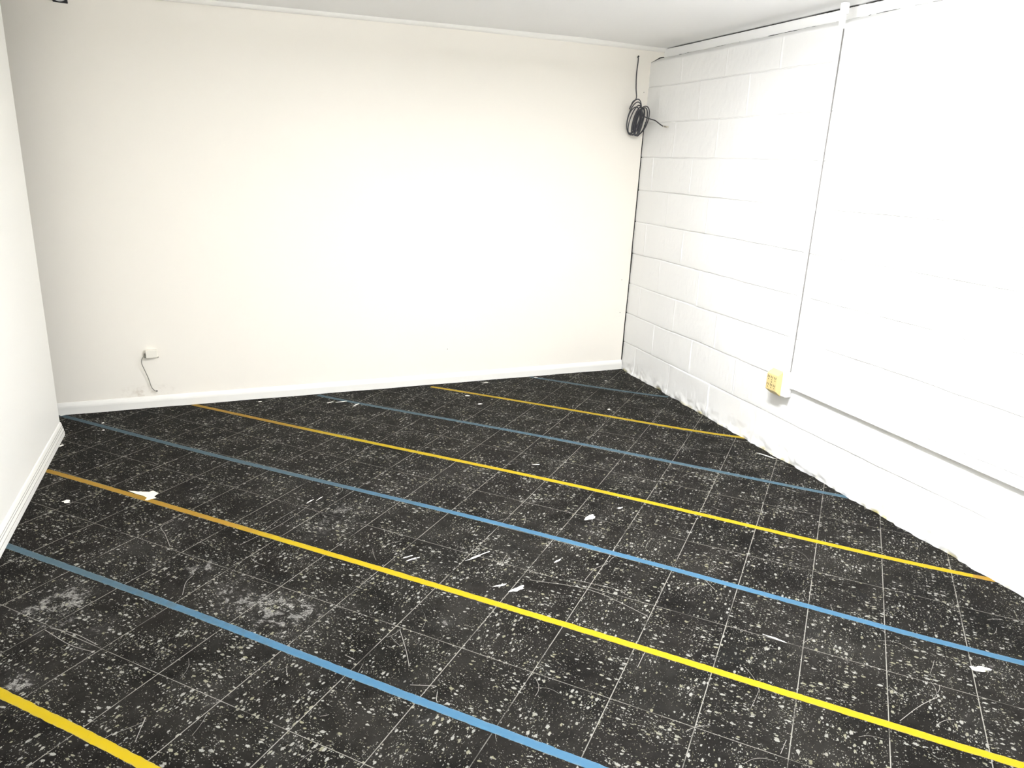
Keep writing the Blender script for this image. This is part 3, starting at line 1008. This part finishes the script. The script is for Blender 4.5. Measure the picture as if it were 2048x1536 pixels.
hole = Vector((-0.097, yback(-.097, 1.995), 1.995))
ctrl = [hole + Vector((0, 0.004, 0.0)), hole + Vector((0, -0.010, -0.003)), hole + Vector((-0.001, -0.013, -0.03)),
        Vector((-0.100, -0.056, 1.90)), Vector((-0.105, -0.072, 1.82)), Vector((-0.1035, -0.082, 1.76)), cw(515, 930, .005)]
loops = [(548, 1120, 88, 232, 12, .012), (552, 1135, 84, 212, 13, .020), (560, 1165, 62, 200, 15, .004), (600, 1185, 60, 190, 12, -.006),
         (540, 1180, 80, 190, 10, .016), (596, 1205, 40, 170, 10, .024), (632, 1190, 50, 182, 12, -.012), (618, 1215, 30, 165, 8, .008),
         (640, 1185, 66, 185, 14, .000), (604, 1240, 34, 140, 6, .018), (640, 1185, 62, 190, 14, -.016), (652, 1175, 92, 200, 18, -.008)]
NL = len(loops)
tt = math.radians(200)
end_t = 2 * math.pi * NL + math.radians(100)
while tt < end_t:
    f = min(NL - 1.001, max(0.0, tt / (2 * math.pi) - .55))
    i0 = int(f); fr = f - i0
    fr = fr * fr * (3 - 2 * fr)
    A_, B_ = loops[i0], loops[min(i0 + 1, NL - 1)]
    cx, cy, rx, ry, ti_, dp = [A_[q] * (1 - fr) + B_[q] * fr for q in range(6)]
    # angle runs from the top-left down the left side
    ang = -(tt - math.radians(200)) + math.radians(160)
    ex, ey = rx * math.cos(ang), ry * math.sin(ang)
    th = math.radians(ti_)
    x = cx + ex * math.cos(th) + ey * math.sin(th)
    y = cy - (-ex * math.sin(th) + ey * math.cos(th))
    ctrl.append(cw(x, y, dp + .010 * math.sin(ang * .5 + i0)))
    tt += math.radians(24)
ctrl += [cw(665, 1112, .02), Vector((-0.0729, -0.1503, 1.6506)), Vector((-0.0638, -0.195, 1.6381)), Vector((-0.0546, -0.2382, 1.6287)),
         Vector((-0.0504, -0.2789, 1.6108)), Vector((-0.046, -0.3129, 1.596)), Vector((-0.0464, -0.3302, 1.5928))]
bm = bmesh.new()
tube(bm, catmull(ctrl, 4), 0.0034, 8)
obj('lead', bm, M['cable'], t, True)
EP = [Vector(v) for v in ((-0.0463, -0.326, 1.5935), (-0.0467, -0.344, 1.5917), (-0.0468, -0.352, 1.591), (-0.0472, -0.3749, 1.5889))]
bm = bmesh.new()
tube(bm, [EP[0], EP[1]], 0.0050, 10)
obj('connector', bm, M['brass'], t)
bm = bmesh.new()
tube(bm, [EP[1], EP[2]], 0.0042, 10)
obj('connector_ring', bm, M['black'], t)
bm = bmesh.new()
tube(bm, [EP[2], EP[3]], 0.0052, 10)
obj('connector_tip', bm, M['brass'], t)
bm = bmesh.new()
tube(bm, [hole + Vector((0.006, 0.003, .006)), hole + Vector((0.005, -0.006, .004))], 0.0045, 10)
obj('cable_clip', bm, M['black'], t)

# ------------------------------------------------------------------ small black fitting at the top of the back wall
yf = yback(-3.145, 2.03)
t = empty('wall_fixture', (-3.145, yf, 2.03), 'small black fixture with a pale dome high on the back wall', 'fixture')
bm = bmesh.new()
hexa(bm, [Vector(v) for v in ((-3.176, yf - .004, 2.003), (-3.1145, yf - .004, 2.000), (-3.1145, yf - .0005, 2.000), (-3.176, yf - .0005, 2.003),
                              (-3.178, yf - .012, 2.068), (-3.1165, yf - .012, 2.068), (-3.1165, yf - .0005, 2.068), (-3.178, yf - .0005, 2.068))], 0.003, 2)
obj('mount_plate', bm, M['black'], t)
bm = bmesh.new()
bmesh.ops.create_uvsphere(bm, u_segments=28, v_segments=16, radius=0.034)
bmesh.ops.transform(bm, matrix=Matrix.Translation((-3.147, yf - .012, 2.0392)) @ Matrix.Diagonal((1.0, 0.34, 1.0, 1.0)), verts=bm.verts)
obj('dome', bm, M['dome'], t, True)
bm = bmesh.new()
tube(bm, catmull([(-3.174, yf - .003, 2.0095), (-3.20, yf - .003, 2.0095), (-3.24, yf - .003, 2.0105), (-3.30, yf - .003, 2.012), (-3.4, yf - .003, 2.012)], 4), 0.0014, 6)
obj('wire', bm, M['grey'], t, True)

# ------------------------------------------------------------------ scraps on the floor
poly = [(-2.985, -1.098), (-2.9456, -1.120), (-2.9032, -1.136), (-2.889, -1.128), (-2.8661, -1.1596), (-2.8814, -1.188), (-2.8708, -1.206), (-2.8912, -1.2100), (-2.903, -1.2185), (-2.9135, -1.2125), (-2.9074, -1.1904), (-2.925, -1.165), (-2.95, -1.142)]
bm = bmesh.new()
slab(bm, poly, 0.0013, 0.0021)
o = obj('paper_scrap', bm, M['paper'])
tag(o, 'torn cream paper scrap lying against the yellow tape near the left baseboard', 'paper scrap')

CHIPS = [
    (-3.400, -0.012, .012, .007, .3, .006, 'fat white paint chip at the left end of the back baseboard'),
    (-3.329, -0.475, .011, .006, .9, .004, 'white paint chip touching the left baseboard near its free end'),
    (-3.1875, -0.1912, .008, .006, .6, .002, 'white paint chip beside the far left start of the blue tape'),
    (-3.172, -0.305, .007, .006, .1, .002, 'small white paint chip just below the far left blue tape'),
    (-2.4062, -0.0561, .012, .006, .1, .002, 'white paint chip close to the back baseboard right of the yellow tape end'),
    (-2.026, -0.176, .020, .004, .25, .0015, 'left one of three thin white slivers near the middle back wall'),
    (-1.9587, -0.182, .034, .006, .05, .0015, 'longest white sliver lying near the middle of the back wall'),
    (-1.893, -0.262, .030, .005, .75, .0015, 'slanting white sliver crossing the dull blue tape by the back wall'),
    (-0.6698, -0.0350, .017, .006, .0, .002, 'white paint chip at the back wall end of the farthest blue tape'),
    (-1.0308, -0.0520, .018, .006, .0, .002, 'long white paint chip along the back wall beyond the farthest yellow tape'),
    (-1.2245, -0.2737, .014, .008, -.3, .002, 'rounded white paint chip just before the farthest yellow tape'),
    (-1.2011, -0.439, .015, .009, .2, .002, 'larger white paint chip between the two farthest long tapes'),
    (-0.5066, -0.7385, .010, .009, .0, .002, 'white paint chip before the farthest yellow tape near the block wall'),
    (-0.2483, -0.2244, .010, .005, -.6, .002, 'tiny white paint chip in the far corner by the cracked tile'),
    (-0.075, -1.590, .050, .0045, -1.15, .0015, 'long thin white flake at the foot of the block wall below the adapter'),
]
for i, (x, y, a, b, ang, hgt, label) in enumerate(CHIPS):
    bm = bmesh.new()
    p0 = blob(x, y, a, b, ang, 12, 0.3, 50 + i)
    zb = 0.0012 if i in (7,) else 0.0003
    lo = [bm.verts.new((q[0], q[1], zb)) for q in p0]
    hi = [bm.verts.new((x + (q[0] - x) * .72, y + (q[1] - y) * .72, zb + hgt * random.uniform(.7, 1.1))) for q in p0]
    n = len(lo)
    for k in range(n): bm.faces.new((lo[k], lo[(k + 1) % n], hi[(k + 1) % n], hi[k]))
    bm.faces.new(hi); bm.faces.new(list(reversed(lo)))
    tag(obj('paint_chip', bm, M['chip']), label, 'paint chip', 'white paint chips on the floor')
